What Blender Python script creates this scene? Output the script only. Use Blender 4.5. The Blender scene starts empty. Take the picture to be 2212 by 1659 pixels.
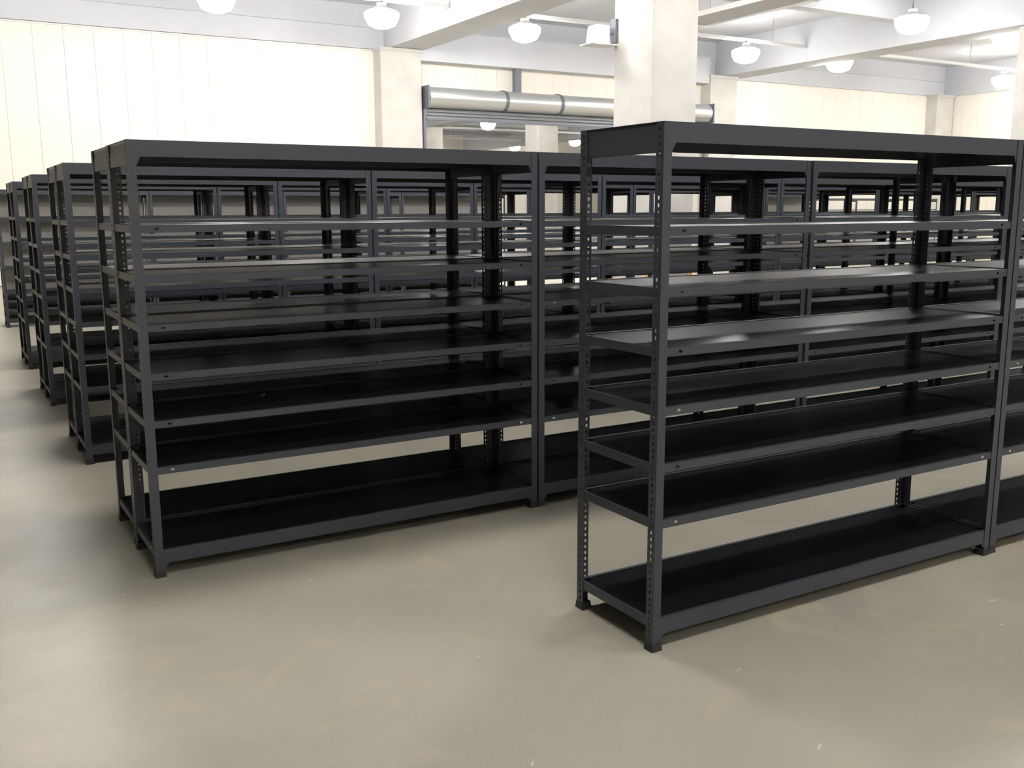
import bpy, bmesh, math, random
from mathutils import Vector, Matrix
random.seed(7)
S = bpy.context.scene
C = S.collection

# ------------------------------------------------------------------ camera
F_PX, YAW, PITCH, ROLL = 2102.54, math.radians(30.3415), math.radians(-10.2001), math.radians(-0.2187)
CAM = Vector((-2.250, -2.7757, 1.6967))
fw = Vector((math.sin(YAW)*math.cos(PITCH), math.cos(YAW)*math.cos(PITCH), math.sin(PITCH)))
rt = Vector((math.cos(YAW), -math.sin(YAW), 0)); up = rt.cross(fw)
rt2 = rt*math.cos(ROLL)+up*math.sin(ROLL); up2 = up*math.cos(ROLL)-rt*math.sin(ROLL)
cam = bpy.data.objects.new('camera', bpy.data.cameras.new('camera')); C.objects.link(cam)
cam.matrix_world = Matrix(((rt2.x, up2.x, -fw.x, CAM.x), (rt2.y, up2.y, -fw.y, CAM.y), (rt2.z, up2.z, -fw.z, CAM.z), (0, 0, 0, 1)))
cam.data.sensor_fit = 'HORIZONTAL'; cam.data.sensor_width = 36; cam.data.lens = F_PX*36/2212
cam.data.clip_start = .05; cam.data.clip_end = 300
S.camera = cam

# ------------------------------------------------------------------ world, exposure
w = bpy.data.worlds.new('world'); S.world = w; w.use_nodes = True
w.node_tree.nodes['Background'].inputs[0].default_value = (.9, .95, 1, 1)
w.node_tree.nodes['Background'].inputs[1].default_value = 0.0
S.view_settings.view_transform = 'Standard'; S.view_settings.look = 'None'
S.view_settings.gamma = 1; S.view_settings.use_curve_mapping = False
S.view_settings.exposure = 0.0
S.cycles.max_bounces = 6; S.cycles.diffuse_bounces = 4; S.cycles.use_light_tree = False; S.cycles.glossy_bounces = 3; S.cycles.transmission_bounces = 2
S.cycles.use_adaptive_sampling = True; S.cycles.adaptive_threshold = .03
LAMP = 60.0          # radiance of a high-bay lens

# ------------------------------------------------------------------ materials
def mat(name, col, rough=.5, metal=0, spec=.5, noise=None, bump=None, emit=None, coat=0):
    m = bpy.data.materials.new(name); m.use_nodes = True
    nt = m.node_tree; b = nt.nodes['Principled BSDF']
    b.inputs['Base Color'].default_value = (*col, 1); b.inputs['Roughness'].default_value = rough
    b.inputs['Metallic'].default_value = metal; b.inputs['Specular IOR Level'].default_value = spec
    b.inputs['Coat Weight'].default_value = coat
    if emit:
        b.inputs['Emission Color'].default_value = (*emit[0], 1); b.inputs['Emission Strength'].default_value = emit[1]
    if noise:
        col2, scale, detail, lo, hi = noise
        tc = nt.nodes.new('ShaderNodeTexCoord'); n = nt.nodes.new('ShaderNodeTexNoise')
        n.inputs['Scale'].default_value = scale; n.inputs['Detail'].default_value = detail
        geo = nt.nodes.new('ShaderNodeNewGeometry'); nt.links.new(geo.outputs['Position'], n.inputs['Vector'])
        r = nt.nodes.new('ShaderNodeMapRange'); r.inputs['From Min'].default_value = lo; r.inputs['From Max'].default_value = hi
        nt.links.new(n.outputs['Fac'], r.inputs['Value'])
        mx = nt.nodes.new('ShaderNodeMix'); mx.data_type = 'RGBA'
        mx.inputs['A'].default_value = (*col, 1); mx.inputs['B'].default_value = (*col2, 1)
        nt.links.new(r.outputs['Result'], mx.inputs['Factor']); nt.links.new(mx.outputs['Result'], b.inputs['Base Color'])
    if bump:
        geo = nt.nodes.new('ShaderNodeNewGeometry'); n = nt.nodes.new('ShaderNodeTexNoise')
        n.inputs['Scale'].default_value = bump[0]; nt.links.new(geo.outputs['Position'], n.inputs['Vector'])
        bp = nt.nodes.new('ShaderNodeBump'); bp.inputs['Strength'].default_value = bump[1]; bp.inputs['Distance'].default_value = bump[2]
        nt.links.new(n.outputs['Fac'], bp.inputs['Height']); nt.links.new(bp.outputs['Normal'], b.inputs['Normal'])
    return m

M_RACK = mat('charcoal_paint', (.042, .047, .061), .42, 0, .5, bump=(400, .05, .001))
M_DECK = mat('charcoal_deck', (.007, .0075, .010), .28, 0, .5)
M_FOOT = mat('black_plastic', (.018, .018, .02), .5)
M_PANEL = mat('cream_panel', (.92, .88, .79), .55, 0, .3, noise=((.90, .85, .755), .7, 3, .35, .75))
M_CONC = mat('column_concrete', (.64, .62, .585), .75, 0, .2, noise=((.54, .52, .485), 1.6, 6, .35, .75), bump=(30, .2, .004))
M_CEIL = mat('ceiling_concrete', (.67, .68, .72), .85, 0, .2, noise=((.61, .62, .66), .6, 4, .35, .7))
M_STEEL = mat('galvanised_steel', (.72, .73, .74), .34, .85)
M_SLAT = mat('shutter_slat_steel', (.30, .31, .33), .45, .5)
M_DSTEEL = mat('dark_steel', (.16, .17, .20), .45, .3)
M_WHITE = mat('white_paint', (.85, .85, .85), .4)
M_GREYP = mat('grey_sheet', (.60, .57, .53), .6, 0, .3)
M_ORANGE = mat('orange_guard', (.90, .36, .03), .5)
M_PAPER = mat('paper_scrap', (.85, .85, .82), .7)
M_LENS = mat('lamp_lens', (.9, .9, .9), .4, emit=((1.0, .975, .94), LAMP))
M_FLOOD = mat('flood_glass', (.9, .9, .9), .4, emit=((1.0, .98, .95), 7.0))

def floor_material():
    m = bpy.data.materials.new('polished_concrete'); m.use_nodes = True
    nt = m.node_tree; b = nt.nodes['Principled BSDF']; N = nt.nodes.new; L = nt.links.new
    geo = N('ShaderNodeNewGeometry')
    def noise(sc, det, dist=0):
        n = N('ShaderNodeTexNoise'); n.inputs['Scale'].default_value = sc; n.inputs['Detail'].default_value = det
        n.inputs['Distortion'].default_value = dist; L(geo.outputs['Position'], n.inputs['Vector']); return n
    def rng(n, lo, hi):
        r = N('ShaderNodeMapRange'); r.inputs['From Min'].default_value = lo; r.inputs['From Max'].default_value = hi
        L(n.outputs['Fac'], r.inputs['Value']); return r
    def mix(a, bb, f):
        x = N('ShaderNodeMix'); x.data_type = 'RGBA'; L(f, x.inputs['Factor'])
        for k, v in (('A', a), ('B', bb)):
            if isinstance(v, tuple): x.inputs[k].default_value = (*v, 1)
            else: L(v, x.inputs[k])
        return x.outputs['Result']
    c = mix((.375, .354, .288), (.44, .413, .330), rng(noise(.9, 5, .6), .35, .7).outputs['Result'])
    c = mix(c, (.50, .435, .32), rng(noise(2.3, 6, 1.2), .55, .80).outputs['Result'])
    c = mix(c, (.325, .312, .27), rng(noise(1.5, 4, .4), .60, .85).outputs['Result'])
    c = mix(c, (.47, .455, .40), rng(noise(55, 5), .58, .78).outputs['Result'])
    c = mix(c, (.62, .60, .55), rng(noise(14, 1), .79, .81).outputs['Result'])
    L(c, b.inputs['Base Color'])
    r = N('ShaderNodeMapRange'); r.inputs['To Min'].default_value = .30; r.inputs['To Max'].default_value = .52
    L(noise(3.0, 6).outputs['Fac'], r.inputs['Value']); L(r.outputs['Result'], b.inputs['Roughness'])
    b.inputs['Specular IOR Level'].default_value = .4
    bp = N('ShaderNodeBump'); bp.inputs['Strength'].default_value = .12; bp.inputs['Distance'].default_value = .003
    L(noise(60, 3).outputs['Fac'], bp.inputs['Height']); L(bp.outputs['Normal'], b.inputs['Normal'])
    return m
M_FLOOR = floor_material()

# ------------------------------------------------------------------ helpers
def box(bm, x0, x1, y0, y1, z0, z1):
    v = [bm.verts.new((x, y, z)) for x in (x0, x1) for y in (y0, y1) for z in (z0, z1)]
    for f in ((0, 1, 3, 2), (4, 6, 7, 5), (0, 4, 5, 1), (2, 3, 7, 6), (0, 2, 6, 4), (1, 5, 7, 3)):
        bm.faces.new([v[i] for i in f])
def prism(bm, pts, a, b, axis):
    """extrude a 2D outline along axis 0/1/2 from a to b"""
    def P(p, t):
        return {0: (t, p[0], p[1]), 1: (p[0], t, p[1]), 2: (p[0], p[1], t)}[axis]
    A = [bm.verts.new(P(p, a)) for p in pts]; B = [bm.verts.new(P(p, b)) for p in pts]
    bm.faces.new(A); bm.faces.new(B[::-1])
    for i in range(len(pts)):
        j = (i+1) % len(pts); bm.faces.new((A[i], B[i], B[j], A[j]))
def lathe(bm, prof, n=20, cx=0, cy=0, cz=0, axis=2, cap=True):
    """prof: list of (r, t) along axis"""
    rings = []
    for r, t in prof:
        ring = []
        for k in range(n):
            a = 2*math.pi*k/n; c, s = r*math.cos(a), r*math.sin(a)
            ring.append(bm.verts.new({2: (cx+c, cy+s, cz+t), 0: (cx+t, cy+c, cz+s), 1: (cx+c, cy+t, cz+s)}[axis]))
        rings.append(ring)
    for a, b in zip(rings, rings[1:]):
        for k in range(n):
            bm.faces.new((a[k], a[(k+1) % n], b[(k+1) % n], b[k]))
    if cap:
        bm.faces.new(rings[0][::-1]); bm.faces.new(rings[-1])
def tube(bm, p, q, r, n=8):
    p, q = Vector(p), Vector(q); d = (q-p).normalized()
    a = d.orthogonal().normalized(); b = d.cross(a)
    A = []; B = []
    for k in range(n):
        o = (a*math.cos(2*math.pi*k/n)+b*math.sin(2*math.pi*k/n))*r
        A.append(bm.verts.new(p+o)); B.append(bm.verts.new(q+o))
    for k in range(n): bm.faces.new((A[k], A[(k+1) % n], B[(k+1) % n], B[k]))
    bm.faces.new(A[::-1]); bm.faces.new(B)
def me(bm, name, material, smooth=False):
    bmesh.ops.recalc_face_normals(bm, faces=bm.faces)
    m = bpy.data.meshes.new(name); bm.to_mesh(m); bm.free(); m.materials.append(material)
    if smooth:
        for p in m.polygons: p.use_smooth = True
        m.set_sharp_from_angle(angle=math.radians(40))
    return m
def obj(name, mesh, parent=None, loc=(0, 0, 0), rz=0, scale=(1, 1, 1)):
    o = bpy.data.objects.new(name, mesh); C.objects.link(o)
    o.parent = parent; o.location = loc; o.rotation_euler = (0, 0, rz); o.scale = scale
    return o
def tag(o, label=None, cat=None, group=None, kind=None):
    for k, v in (('label', label), ('category', cat), ('group', group), ('kind', kind)):
        if v: o[k] = v
    return o
def boxmesh(name, dims, material):
    bm = bmesh.new(); box(bm, *dims); return me(bm, name, material)
def bx(name, dims, material, parent=None):
    """a box object whose own origin stays at its base centre"""
    x0, x1, y0, y1, z0, z1 = dims; cx, cy = (x0+x1)/2, (y0+y1)/2
    m = boxmesh(name, (x0-cx, x1-cx, y0-cy, y1-cy, 0, z1-z0), material)
    px, py, pz = parent.location if parent else (0, 0, 0)
    return obj(name, m, parent, (cx-px, cy-py, z0-pz))
ORD = ['first', 'second', 'third', 'fourth', 'fifth', 'sixth', 'seventh', 'eighth', 'ninth', 'tenth', 'eleventh', 'twelfth']

# ------------------------------------------------------------------ room shell
XL, XR, YF, YB, YN = -26.0, 31.62, -13.0, 22.2, 62.0
ZW = 5.80            # top of the cladding
ZG = 5.87            # girder underside
ZS = 6.95            # slab underside
COLX = [-14.65, -3.09, 8.475, 20.04]; CW = .98
floor = tag(bx('floor', (XL-.3, XR+20, YF-.3, YN+.3, -.2, 0), M_FLOOR), kind='structure')
ceil = tag(bx('ceiling', (XL-.3, XR+20, YF-.3, YN+.3, ZS, ZS+.3), M_CEIL), kind='structure')
# long girders over the column lines, cross beams between them
for x in COLX + [31.60, 43.17]:
    bx('girder', (x, x+CW, YF-.2, YN+.2, ZG, ZS+.01), M_CEIL, ceil)
gx = COLX + [31.60, 43.17]
for a, b in zip(gx, gx[1:]):
    for y in (-11, -7.3, -3.65, 0, 3.7, 7.4, 11.1, 14.8, 25.9, 29.6, 33.3, 37, 40.7, 44.4, 48.1, 51.8, 55.5):
        bx('cross_beam', (a+CW, b, y, y+.38, 6.42, ZS+.01), M_CEIL, ceil)
# walls
wb = tag(bx('wall_back', (XL-.3, 9.30, YB+.05, YB+.35, 0, ZS+.05), M_PANEL), kind='structure')
bx('wall_section', (19.5, XR+20, YB+.05, YB+.35, 0, ZS+.05), M_PANEL, wb)
bx('wall_lintel', (9.30, 19.5, YB+.05, YB+.35, 4.5, ZS+.05), M_PANEL, wb)
PITCH_P = .6365
pm = boxmesh('panel', (-PITCH_P/2+.003, PITCH_P/2-.003, -.02, .035, .02, ZW), M_PANEL)
pm_s = boxmesh('panel_short', (-PITCH_P/2+.003, PITCH_P/2-.003, -.02, .035, 0, ZW-4.6), M_PANEL)
x = -.613-8*PITCH_P
while x < 8.0:
    obj('wall_panel', pm, wb, (x+PITCH_P/2-wb.location.x, YB+.02-wb.location.y, 0)); x += PITCH_P
x = 20.6+PITCH_P/2
while x < 31.3:
    obj('wall_panel', pm, wb, (x-wb.location.x, YB+.02-wb.location.y, 0)); x += PITCH_P
x = 9.35+PITCH_P/2
while x < 19.4:
    obj('wall_panel', pm_s, wb, (x-wb.location.x, YB+.02-wb.location.y, 4.6)); x += PITCH_P
wr = tag(bx('wall_right', (XR+.05, XR+.35, YF, YB+.05, 0, ZS+.05), M_PANEL), kind='structure')
pmr = boxmesh('panel_right', (-.02, .035, -PITCH_P/2+.003, PITCH_P/2-.003, .02, ZW), M_PANEL)
y = YB-.5
while y > 8:
    obj('wall_panel', pmr, wr, (XR+.02-wr.location.x, y-wr.location.y, 0)); y -= PITCH_P
tag(bx('wall_left', (XL-.3, XL, YF, YB, 0, ZS+.05), M_CONC), kind='structure')
tag(bx('wall_front', (XL-.3, XR+.3, YF-.3, YF, 0, ZS+.05), M_PANEL), kind='structure')
tag(bx('wall_beyond', (XL-.3, XR+20, YN, YN+.3, 0, ZS+.05), M_PANEL), kind='structure')
tag(bx('wall_beyond_right', (XR+19.7, XR+20, YB+.35, YN, 0, ZS+.05), M_PANEL), kind='structure')
tag(bx('wall_beyond_left', (XL-.3, XL, YB+.35, YN, 0, ZS+.05), M_PANEL), kind='structure')
# edge beam above the cladding, thin trims under it
tag(bx('trim_6', (XL, XR+.05, YB+.0, YB+.05, 6.392, ZS), M_CEIL), kind='structure')
tag(bx('trim_1', (XL, 8.15, YB-.03, YB+.05, ZW+.05, 6.38), M_CEIL), kind='structure')
tag(bx('trim_2', (9.35, 19.44, YB-.42, YB+.05, 5.60, 6.38), M_CEIL), kind='structure')
tag(bx('trim_3', (20.6, 30.58, YB-.03, YB+.05, ZW+.05, 6.38), M_CEIL), kind='structure')
tag(bx('trim_7', (8.15, 8.474, YB, YB+.05, ZG+.005, 6.38), M_CEIL), kind='structure')
tag(bx('trim_8', (19.45, 20.039, YB, YB+.05, ZG+.005, 6.38), M_CEIL), kind='structure')
tag(bx('trim_9', (30.58, 31.599, YB, YB+.05, ZG+.005, 6.38), M_CEIL), kind='structure')
tag(bx('trim_4', (XL, 8.15, YB-.05, YB, ZW, ZW+.022), M_WHITE), kind='structure')
tag(bx('trim_5', (XR-.03, XR+.05, YF, YB-.05, ZW+.05, 6.38), M_CEIL), kind='structure')

# ------------------------------------------------------------------ concrete columns
def column(x, y, label, dy=1.11, guard=False, top=ZG, group='concrete columns'):
    e = obj('concrete_column', None, None, (x+CW/2, y+dy/2, 0))
    tag(e, label, 'column', group)
    bm = bmesh.new(); c = .018; a, b = CW/2, dy/2
    pts = [(-a+c, -b), (a-c, -b), (a, -b+c), (a, b-c), (a-c, b), (-a+c, b), (-a, b-c), (-a, -b+c)]
    prism(bm, pts, 0, top, 2); obj('shaft', me(bm, 'column_shaft', M_CONC), e)
    if guard:
        for sx in (-1, 1):
            for sy in (-1, 1):
                bm = bmesh.new(); t = .008; wd = .09
                X0, Y0 = sx*(a+t), sy*(b+t)
                prism(bm, [(X0, Y0), (X0-sx*wd, Y0), (X0-sx*wd, Y0-sy*t), (X0-sx*t, Y0-sy*t), (X0-sx*t, Y0-sy*wd), (X0, Y0-sy*wd)], 0, 1.0, 2)
                obj('corner_guard', me(bm, 'corner_guard', M_ORANGE), e)['label'] = 'orange corner guard'
    return e
column(8.475, 10.8, 'big concrete column standing behind the nearest right-hand rack', guard=True)
column(20.22, 10.8, 'concrete column cut off by the right edge of the photo', guard=True)
def pilaster(x, label, x1=None, yf=21.72):
    e = obj('concrete_pilaster', None, None, ((x+(x1 or x+CW))/2, yf+.25, 0)); tag(e, label, 'pilaster', 'wall pilasters')
    hw = ((x1 or x+CW)-x)/2; c = .015
    bm = bmesh.new(); prism(bm, [(-hw+c, -.25), (hw-c, -.25), (hw, -.25+c), (hw, .225), (-hw, .225), (-hw, -.25+c)], 0, ZG-.10, 2)
    obj('shaft', me(bm, 'pilaster_shaft', M_CONC), e)
    obj('bearing_cap', boxmesh('bearing_cap', (-hw-.03, hw+.03, -.28, .225, ZG-.10, ZG-.012), M_CONC), e)
    for z in (3.9, 4.9):
        obj('formwork_joint', boxmesh('formwork_joint', (-hw-.001, hw+.001, -.2515, -.24, z, z+.008), M_CEIL), e)
pilaster(8.16, 'concrete wall pilaster left of the roller shutter', 9.33)
pilaster(19.45, 'concrete wall pilaster right of the roller shutter', 20.57)
pilaster(30.60, 'narrow concrete pilaster in the far right corner of the hall', 31.55)
column(20.04, 33.0, 'pale concrete column seen through the open shutter, nearer one', group='columns beyond the shutter')
column(20.04, 44.0, 'pale concrete column beyond the open shutter beside the left pilaster', group='columns beyond the shutter')

# ------------------------------------------------------------------ roller shutter
rs = obj('roller_shutter', None, None, (14.395, 21.72, 0)); tag(rs, 'galvanised roller shutter rolled up on its drum above the opening', 'roller shutter')
R = .27; ZD = 4.66
bm = bmesh.new(); lathe(bm, [(R, -4.93), (R, 4.93)], 40, 0, 0, ZD, axis=0); obj('drum', me(bm, 'shutter_drum', M_STEEL, True), rs)
for xs in (-2.55, -.72, 1.8, 3.5):
    bm = bmesh.new(); lathe(bm, [(R+.015, -.05), (R+.015, .05)], 40, xs, 0, ZD, axis=0); box(bm, xs-.05, xs+.05, 0, .5, ZD+R-.06, ZD+R+.03)
    obj('support_strap', me(bm, 'support_strap', M_DSTEEL, True), rs)
for xs in (-4.98, 4.98):
    obj('end_plate', boxmesh('end_plate', (xs-.02, xs+.02, -.28, .4, ZD-.30, ZD+.285), M_DSTEEL), rs)
bm = bmesh.new(); prism(bm, [(.06, 0), (.09, .012), (.10, .04), (.09, .068), (.06, .08), (.12, .08), (.12, 0)], -4.92, 4.92, 0)
sl = me(bm, 'shutter_slat', M_SLAT)
for k in range(5): obj('slat', sl, rs, (0, -.02, ZD-.12-.085*(k+1)))
obj('bottom_rail', boxmesh('bottom_rail', (-4.92, 4.92, .02, .12, ZD-.12-.085*5-.045, ZD-.12-.085*5), M_DSTEEL), rs)
for xs in (-4.96, 4.96):
    obj('guide_rail', boxmesh('guide_rail', (xs-.035, xs+.035, .06, .2, 0, ZD-.2), M_DSTEEL), rs)
po = obj('steel_post', boxmesh('steel_post', (-.10, .10, -.08, .08, 0, .68), M_DSTEEL), None, (12.44, 21.98, 4.93))
tag(po, 'short dark steel post between shutter drum and edge beam', 'post')

# ------------------------------------------------------------------ high-bay lamps
bm = bmesh.new(); lathe(bm, [(.16, -.27), (.30, -.21), (.38, -.06), (.39, .05), (.31, .10)], 14); LENS = me(bm, 'lamp_lens', M_LENS, True)
bm = bmesh.new(); lathe(bm, [(.30, .10), (.20, .15), (.11, .20), (.11, .26), (.04, .28)], 20); HOUS = me(bm, 'lamp_housing', M_WHITE, True)
bm = bmesh.new(); tube(bm, (0, 0, .27), (0, 0, .298), .03); STEM = me(bm, 'lamp_stem', M_DSTEEL)
bm = bmesh.new(); tube(bm, (0, 0, .27), (0, 0, ZS-5.952), .015); STEM_L = me(bm, 'lamp_stem_long', M_DSTEEL)
def lamp(x, y, z, label, group='high bay lamps'):
    e = obj('high_bay_lamp', None, None, (x, y, z)); tag(e, label, 'lamp', group)
    obj('lens', LENS, e); obj('housing', HOUS, e); obj('stem', STEM if abs(y-18.35) < .1 else STEM_L, e)
LZ = 5.95
named = {(3.15, 18.35): 'glowing round lamp cut by the top edge, above the cream wall',
         (6.79, 18.35): 'glowing round lamp left of the girder, above the cream wall',
         (10.51, 18.35): 'glowing round lamp right of the girder, left of the big column',
         (17.70, 18.35): 'glowing round lamp just right of the big column',
         (21.45, 18.35): 'glowing round lamp under the right girder, above the cream wall',
         (29.47, 18.35): 'glowing round lamp near the far right corner pilaster',
         (17.79, 13.0): 'large glowing lamp lighting the right girder near the top edge',
         (21.45, 13.0): 'glowing lamp in the upper right corner beside the cut-off column'}
GRID = [(x, 18.35) for x in (-1.0, 3.15, 6.79, 10.51, 17.70, 21.45, 29.47)]
GRID += [(x, 13.0) for x in (-1.0, 3.15, 6.79, 10.51, 17.79, 21.45, 25.2, 29.0)]
GRID += [(x, 8.2) for x in (-.5, 3.15, 6.79, 10.51, 16.0, 22.5, 25.2, 29.0)]
GRID += [(x, 2.4) for x in (-.5, 3.15, 6.79, 10.51, 17.8, 25.2)]
GRID += [(x, -2.7) for x in (-1.3, 3.15, 6.79)] + [(x, -8.4) for x in (-1.3, 3.15)]
for (xx, yy) in GRID:  # unnamed ones are unseen, several added to brighten right wall and front floor
    lamp(xx, yy, LZ, named.get((xx, yy), 'unseen round high bay lamp overhead, added to light the hall'), 'high bay lamps' if (xx, yy) in named else 'lamps outside the picture')
for (xx, yy) in ((22.6, 42.0), (30.8, 43.0), (14.3, 43), (18.1, 31.5), (25, 31.5), (33, 31.5), (41, 31.5), (14, 53), (25, 57), (36, 57), (40, 43), (10.4, 31.5), (12, 26.9), (15.5, 26.9), (24, 27.5), (28, 35.2), (24, 35.2), (16, 35.2), (34, 51), (18.5, 50), (33.2, 57.3)):  # two labelled lamps are visible; the rest are added to brighten this room
    lamp(xx, yy, 5.95, {(22.6, 42.0): 'small glowing lamp under the shutter slats in the room beyond', (30.8, 43.0): 'small glowing lamp beyond the shutter beside the big column'}.get((xx, yy), 'extra high bay lamp added to brighten the room beyond the shutter'), 'lamps beyond the shutter')
# lighting trunking along the lamp row
for a, b, lb in ((-2.08, 8.45, 'white lighting trunking left of the girder under the ceiling'), (9.48, 20.02, 'white lighting trunking right of the girder, behind the big column'), (21.05, 31.5, 'white lighting trunking at far right under the ceiling')):
    t = bx('lighting_trunking', (a, b, 18.29, 18.41, LZ+.30, LZ+.38), M_WHITE); tag(t, lb, 'trunking', 'lighting trunking')
    for k in range(4):
        hx = a+(b-a)*(k+.5)/4
        bx('hanger_rod', (hx-.008, hx+.008, 18.342, 18.358, LZ+.38, ZS-.002), M_STEEL, t)
for yy, lb in ((39.3, 'white trunking strip nearest beyond the open shutter'), (46.5, 'middle white trunking strip beyond the open shutter'), (53.5, 'farthest white trunking strip beyond the open shutter')):
    for a, b in ((21.1, 31.5),):
        t = bx('lighting_trunking', (a, b, yy-.06, yy+.06, LZ+.1, LZ+.2), M_WHITE); tag(t, lb, 'trunking', 'trunking beyond the shutter')
        for k in range(3):
            hx = a+(b-a)*(k+.5)/3; bx('hanger_rod', (hx-.008, hx+.008, yy-.008, yy+.008, LZ+.2, ZS-.002), M_STEEL, t)
# cable tray running toward the camera beside the column
ct = obj('cable_tray', None, None, (13.92, 13.0, 6.05)); tag(ct, 'white edged cable tray hanging under the ceiling right of the column', 'cable tray')
obj('tray_bed', boxmesh('tray_bed', (-.51, .51, -5, 5, .03, .045), M_CEIL), ct)
for sx in (-1, 1):
    obj('side_rail', boxmesh('side_rail', (sx*.53-.02, sx*.53+.02, -5, 5, -.01, .10), M_WHITE), ct)
for yy in (-3.4, -.2, 3.2):
    bm = bmesh.new()
    for sx in (-.54, .54): tube(bm, (sx, yy, .05), (sx, yy, ZS-6.052), .008, 6)
    box(bm, -.56, .56, yy-.015, yy+.015, -.03, -.01); obj('hanger', me(bm, 'hanger', M_STEEL), ct)
# floodlight on the big column
fl = obj('floodlight', None, None, (8.17, 12.0, 4.53)); tag(fl, 'square floodlight on a shelf bracket fixed to the big column', 'floodlight')
bm = bmesh.new(); prism(bm, [(-.15, .03), (.17, .03), (.17, .34), (-.10, .34)], -.14, .14, 1); obj('housing', me(bm, 'flood_housing', M_WHITE), fl)
bm = bmesh.new(); prism(bm, [(-.13, .05), (.15, .05), (.15, .32), (-.09, .32)], -.155, -.141, 1); obj('glass', me(bm, 'flood_glass', M_FLOOD), fl)
obj('bracket_plate', boxmesh('bracket_plate', (-.26, .31, -.2, .16, 0, .02), M_WHITE), fl)
bm = bmesh.new(); tube(bm, (.16, -.12, .2), (.31, -.12, .2), .02); box(bm, .25, .30, -.2, -.05, .05, .45); obj('bracket_arm', me(bm, 'bracket_arm', M_DSTEEL), fl)

# ------------------------------------------------------------------ shelving racks
H, W, D = 2.0, 2.112, .498
T, FL, HP = .002, .038, .0267
def post_mesh(front):
    # x flange: plain at the front of a rack, wide and punched at its back; y flange: always punched
    bm = bmesh.new()
    n = int((H-.02)/HP); z0 = .012
    for fl in (0, 1):
        FW = (FL if front else .056) if fl == 0 else .042
        u0, u1 = (.036, .046) if FW > .05 else (.018, .027)
        def V(u, t, z):      # fl 0: flange along x (thin in y); fl 1: along y
            return bm.verts.new((u, t, z) if fl == 0 else (t, u, z))
        def q(a, b, c, d): bm.faces.new([V(*p) for p in (a, b, c, d)])
        zs = [0]
        if front and fl == 0:
            box(bm, 0, FW, 0, T, 0, H); continue
        for k in range(n):
            zc = z0+HP*(k+.5); a, b = zc-.0065, zc+.0065
            for t in (0, T):
                q((0, t, zs[-1]), (FW, t, zs[-1]), (FW, t, a), (0, t, a))
                q((0, t, a), (u0, t, a), (u0, t, b), (0, t, b)); q((u1, t, a), (FW, t, a), (FW, t, b), (u1, t, b))
            q((u0, 0, a), (u0, T, a), (u0, T, b), (u0, 0, b)); q((u1, 0, a), (u1, T, a), (u1, T, b), (u1, 0, b))
            q((u0, 0, a), (u1, 0, a), (u1, T, a), (u0, T, a)); q((u0, 0, b), (u1, 0, b), (u1, T, b), (u0, T, b))
            zs.append(b)
        for t in (0, T): q((0, t, zs[-1]), (FW, t, zs[-1]), (FW, t, H), (0, t, H))
        q((FW, 0, 0), (FW, T, 0), (FW, T, H), (FW, 0, H)); q((0, 0, H), (FW, 0, H), (FW, T, H), (0, T, H))
    m = bpy.data.meshes.new('rack_post'); bm.to_mesh(m); bm.free(); m.materials.append(M_RACK); return m
POST_F, POST_B = post_mesh(True), post_mesh(False)
def foot_mesh():
    bm = bmesh.new()
    prism(bm, [(-.0015, -.0015), (.041, -.0015), (.041, .041), (-.0015, .041)], 0, .034, 2)
    for v in bm.verts:
        if v.co.z < .001:
            v.co.x += -.0035 if v.co.x < .02 else .005; v.co.y += -.0035 if v.co.y < .02 else .005
    return me(bm, 'rack_foot', M_FOOT)
FOOT = foot_mesh()
bm = bmesh.new(); prism(bm, [(FL-.004, 1.93), (FL+.020, 1.93), (FL-.001, 1.885), (FL-.004, 1.885)], .0025, .0045, 1); PLT = me(bm, 'corner_plate_top', M_RACK)
bm = bmesh.new(); prism(bm, [(FL-.004, .066), (FL+.024, .066), (FL+.004, .042), (FL-.004, .042)], .0025, .0045, 1); PLB = me(bm, 'corner_plate_bottom', M_RACK)
def ring_face(bm, x0, x1, z0, z1, xc, zc, rx, rz, y):
    o = [(x0, z0), ((x0+x1)/2, z0), (x1, z0), (x1, (z0+z1)/2), (x1, z1), ((x0+x1)/2, z1), (x0, z1), (x0, (z0+z1)/2)]
    i = [(xc+rx*math.cos(a), zc+rz*math.sin(a)) for a in [math.radians(d) for d in (225, 270, 315, 0, 45, 90, 135, 180)]]
    O = [bm.verts.new((p[0], y, p[1])) for p in o]; I = [bm.verts.new((p[0], y, p[1])) for p in i]
    for k in range(8): bm.faces.new((O[k], O[(k+1) % 8], I[(k+1) % 8], I[k]))
def long_beam_mesh(h, holes, name, bm=None, y=.003, flip=1, keep=False):
    """front beam: face, lip on top, return at the bottom; z=0 is the top edge"""
    own = bm is None
    if own: bm = bmesh.new()
    x0, x1 = .003, W-.003; t = .0015
    f = lambda yy: yy if flip == 1 else D-yy
    box(bm, x0, x1, f(y), f(y+.016), -t, 0)
    box(bm, x0, x1, f(y), f(y+.010), -h, -h+t)
    if not holes:
        box(bm, x0, x1, f(y), f(y+t), -h+t, -t)
    else:
        xs = [.105, W-.105]; e = .016
        for yy in (y, y+t):
            segs = [x0, xs[0]-e, xs[0]+e, xs[1]-e, xs[1]+e, x1]
            for k in (0, 2, 4):
                v = [bm.verts.new((a, f(yy), b)) for a, b in ((segs[k], -h), (segs[k+1], -h), (segs[k+1], 0), (segs[k], 0))]; bm.faces.new(v)
            for xc in xs: ring_face(bm, xc-e, xc+e, -h, 0, xc, -h*.5, .0095, .0060, f(yy))
    if own: return me(bm, name, M_RACK)
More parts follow.
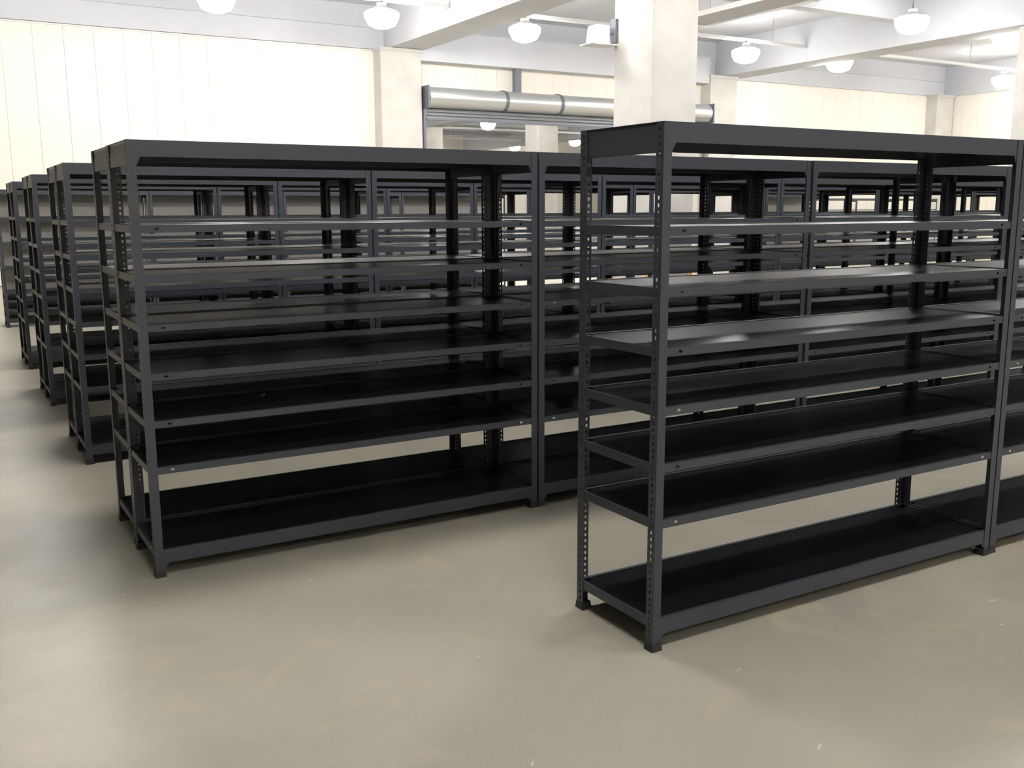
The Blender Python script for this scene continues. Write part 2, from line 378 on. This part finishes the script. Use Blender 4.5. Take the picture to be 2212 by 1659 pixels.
def short_beam(bm, h, side):
    """side 0 left, 1 right"""
    g = (lambda x: x) if side == 0 else (lambda x: W-x)
    def b(xa, xb, z0, z1): box(bm, min(g(xa), g(xb)), max(g(xa), g(xb)), .003, D-.003, z0, z1)
    if h > .09:
        b(.006, .0075, -.044, 0); b(.003, .0045, -h, -.044); b(.003, .008, -.046, -.044); b(.003, .016, -.002, 0); b(.003, .012, -h, -h+.0015)
    else:
        b(.003, .0045, -h, 0); b(.003, .014, -.0015, 0); b(.003, .010, -h, -h+.0015)
def short_beam_mesh(h, side, name):
    bm = bmesh.new(); short_beam(bm, h, side); return me(bm, name, M_RACK)
HT, HM, HB, HE = .072, .034, .066, .108
LV = [2.0, 1.632, 1.410, 1.189, .966, .746, .528, .130]
KIND = ['top'] + ['mid']*6 + ['bot']
BEAMH = {'top': HT, 'mid': HM, 'bot': HB}; ENDH = {'top': HE, 'mid': HM, 'bot': .037}
LB = {k: long_beam_mesh(BEAMH[k], k == 'mid', 'long_beam_'+k) for k in BEAMH}
BBM = {}
for k in BEAMH:
    bm = bmesh.new(); long_beam_mesh(BEAMH[k], k == 'mid', '', bm, flip=-1); BBM[k] = me(bm, 'back_beam_'+k, M_RACK)
SB = {(k, s): short_beam_mesh(ENDH[k], s, 'short_beam_'+k) for k in ENDH for s in (0, 1)}
def deck_bm():
    bm = bmesh.new(); e = .0055
    pts = [(e, .046), (.046, .046), (.046, e), (W-.046, e), (W-.046, .046), (W-e, .046), (W-e, D-.046), (W-.046, D-.046), (W-.046, D-e), (.046, D-e), (.046, D-.046), (e, D-.046)]
    prism(bm, pts, -.011, -.003, 2); return bm
DECK = me(deck_bm(), 'shelf_deck', M_DECK)
def lite(k):                      # a whole shelf level as one mesh, for the racks further back
    bm = deck_bm(); nf = len(bm.faces)
    long_beam_mesh(BEAMH[k], False, '', bm); long_beam_mesh(BEAMH[k], False, '', bm, flip=-1)
    short_beam(bm, ENDH[k], 0); short_beam(bm, ENDH[k], 1)
    for f in list(bm.faces)[nf:]: f.material_index = 1
    m = me(bm, 'shelf_'+k, M_DECK); m.materials.append(M_RACK); return m
LITE = {k: lite(k) for k in BEAMH}
CORNERS = [(0, 0, 1, 1), (W, 0, -1, 1), (W, D, -1, -1), (0, D, 1, -1)]
def rack(x, y, label, group, full=False, rz=0, levels=None, back=False, sy_=1, flip=1):
    e = obj('shelving_rack', None, None, (x, y, 0), rz, (1, sy_, 1)); tag(e, label, 'shelving', group)
    for (a, b, sx, sy) in CORNERS:
        p = obj('post', POST_F if sy*flip > 0 else POST_B, e, (a, b, 0), 0, (sx, sy, 1)); obj('foot', FOOT, p)
        if full:
            obj('corner_plate', PLT, p); obj('corner_plate', PLB, p)
    lv = levels or list(zip(LV, KIND))
    for z, k in lv:
        if full:
            d = obj('shelf', DECK, e, (0, 0, z))
            obj('front_beam', LB[k], d); obj('back_beam', BBM[k], d); obj('end_beam', SB[k, 0], d); obj('end_beam', SB[k, 1], d)
        else:
            obj('shelf', LITE[k], e, (0, 0, z))
    if back:
        bm = bmesh.new(); box(bm, .01, W-.01, D-.012, D-.006, .05, 1.96); obj('back_panel', me(bm, 'rack_back_panel', M_GREYP), e)['label'] = 'plain grey back panel'
    return e
PX = 2.1225
# the single row nearest the camera
rack(0, 0, 'complete black steel rack nearest the camera, standing free in the right foreground', 'foreground row', True, .003, sy_=1.04)
rack(PX+.004, .010, 'black steel rack cut off by the right picture edge, beside the foreground rack', 'foreground row', True, .003, sy_=1.04)
# the double rows behind
X0 = -1.503
ROWS = [(1.800, 4, .012, True), (2.336, 4, .012, False), (4.198, 5, 0, False), (4.700+.018, 6, 0, False),
        (6.535, 7, 0, False), (7.055, 8, 0, False), (8.870, 8, 0, False), (9.390, 9, 0, False)]
DR = ['nearest', 'second', 'third', 'farthest']
for i, (y, n, rz, full) in enumerate(ROWS):
    for j in range(n):
        lb = 'black steel rack, %s from left end, %s side of %s double row' % (ORD[j], 'near' if i % 2 == 0 else 'far', DR[i//2])
        x, yy = X0+j*PX*math.cos(rz), y+j*PX*math.sin(rz)*(1 if j < 2 else .75)
        rack(x, yy, lb, 'double rows of racks', full and j < 3, rz if j < 2 else 0, flip=1 if i % 2 == 0 else -1)
# the far single row with wider shelf spacing
KL = [(2.0, 'top'), (1.60, 'mid'), (1.235, 'mid'), (.88, 'mid'), (.522, 'mid'), (.40, 'mid'), (.27, 'mid'), (.13, 'bot')]
for j in range(4):
    rack(X0+.05+j*PX, 13.3, 'grey backed dark rack, %s from left in the row before the cream wall' % ORD[j], 'far row of racks', False, 0, KL, True)
rack(13.3, 13.3, 'grey backed dark rack standing alone right of the big column', 'far row of racks', False, 0, KL, True)
for j in range(4):
    rack(20.6+j*PX, 20.3, 'small distant black rack, %s from left along the right back wall' % ORD[j], 'racks along the back wall')

# ------------------------------------------------------------------ small things
bm = bmesh.new(); v = [bm.verts.new(p) for p in ((-.012, -.006, .002), (.012, -.008, .010), (.014, .008, .016), (-.010, .008, .004))]
bm.faces.new(v); bmesh.ops.solidify(bm, geom=bm.faces[:], thickness=.001)
ps = obj('paper_scrap', me(bm, 'paper_scrap', M_PAPER), None, (-.86, 2.16, .746-.004)); tag(ps, 'tiny white paper scrap on a dark shelf of the left rack', 'paper')

bm = bmesh.new(); n = 9
prism(bm, [((.018+.004*random.random())*math.cos(2*math.pi*k/n), (.0035+.0015*random.random())*math.sin(2*math.pi*k/n)) for k in range(n)], 0, .0006, 2)
FLK = me(bm, 'paint_fleck', mat('chalk_white', (.62, .60, .54), .8))
for x, y, a, k in ((.186, -.278, .2, .9), (.038, -.804, .5, 1.2), (1.601, -.362, -.3, 1.5), (2.0, -.2, .2, .9), (-.802, -.418, .9, .9), (-.815, 2.986, -.2, 1.3)):
    obj('paint_fleck', FLK, floor, (x-floor.location.x, y-floor.location.y, -floor.location.z), a, (k, k, 1))
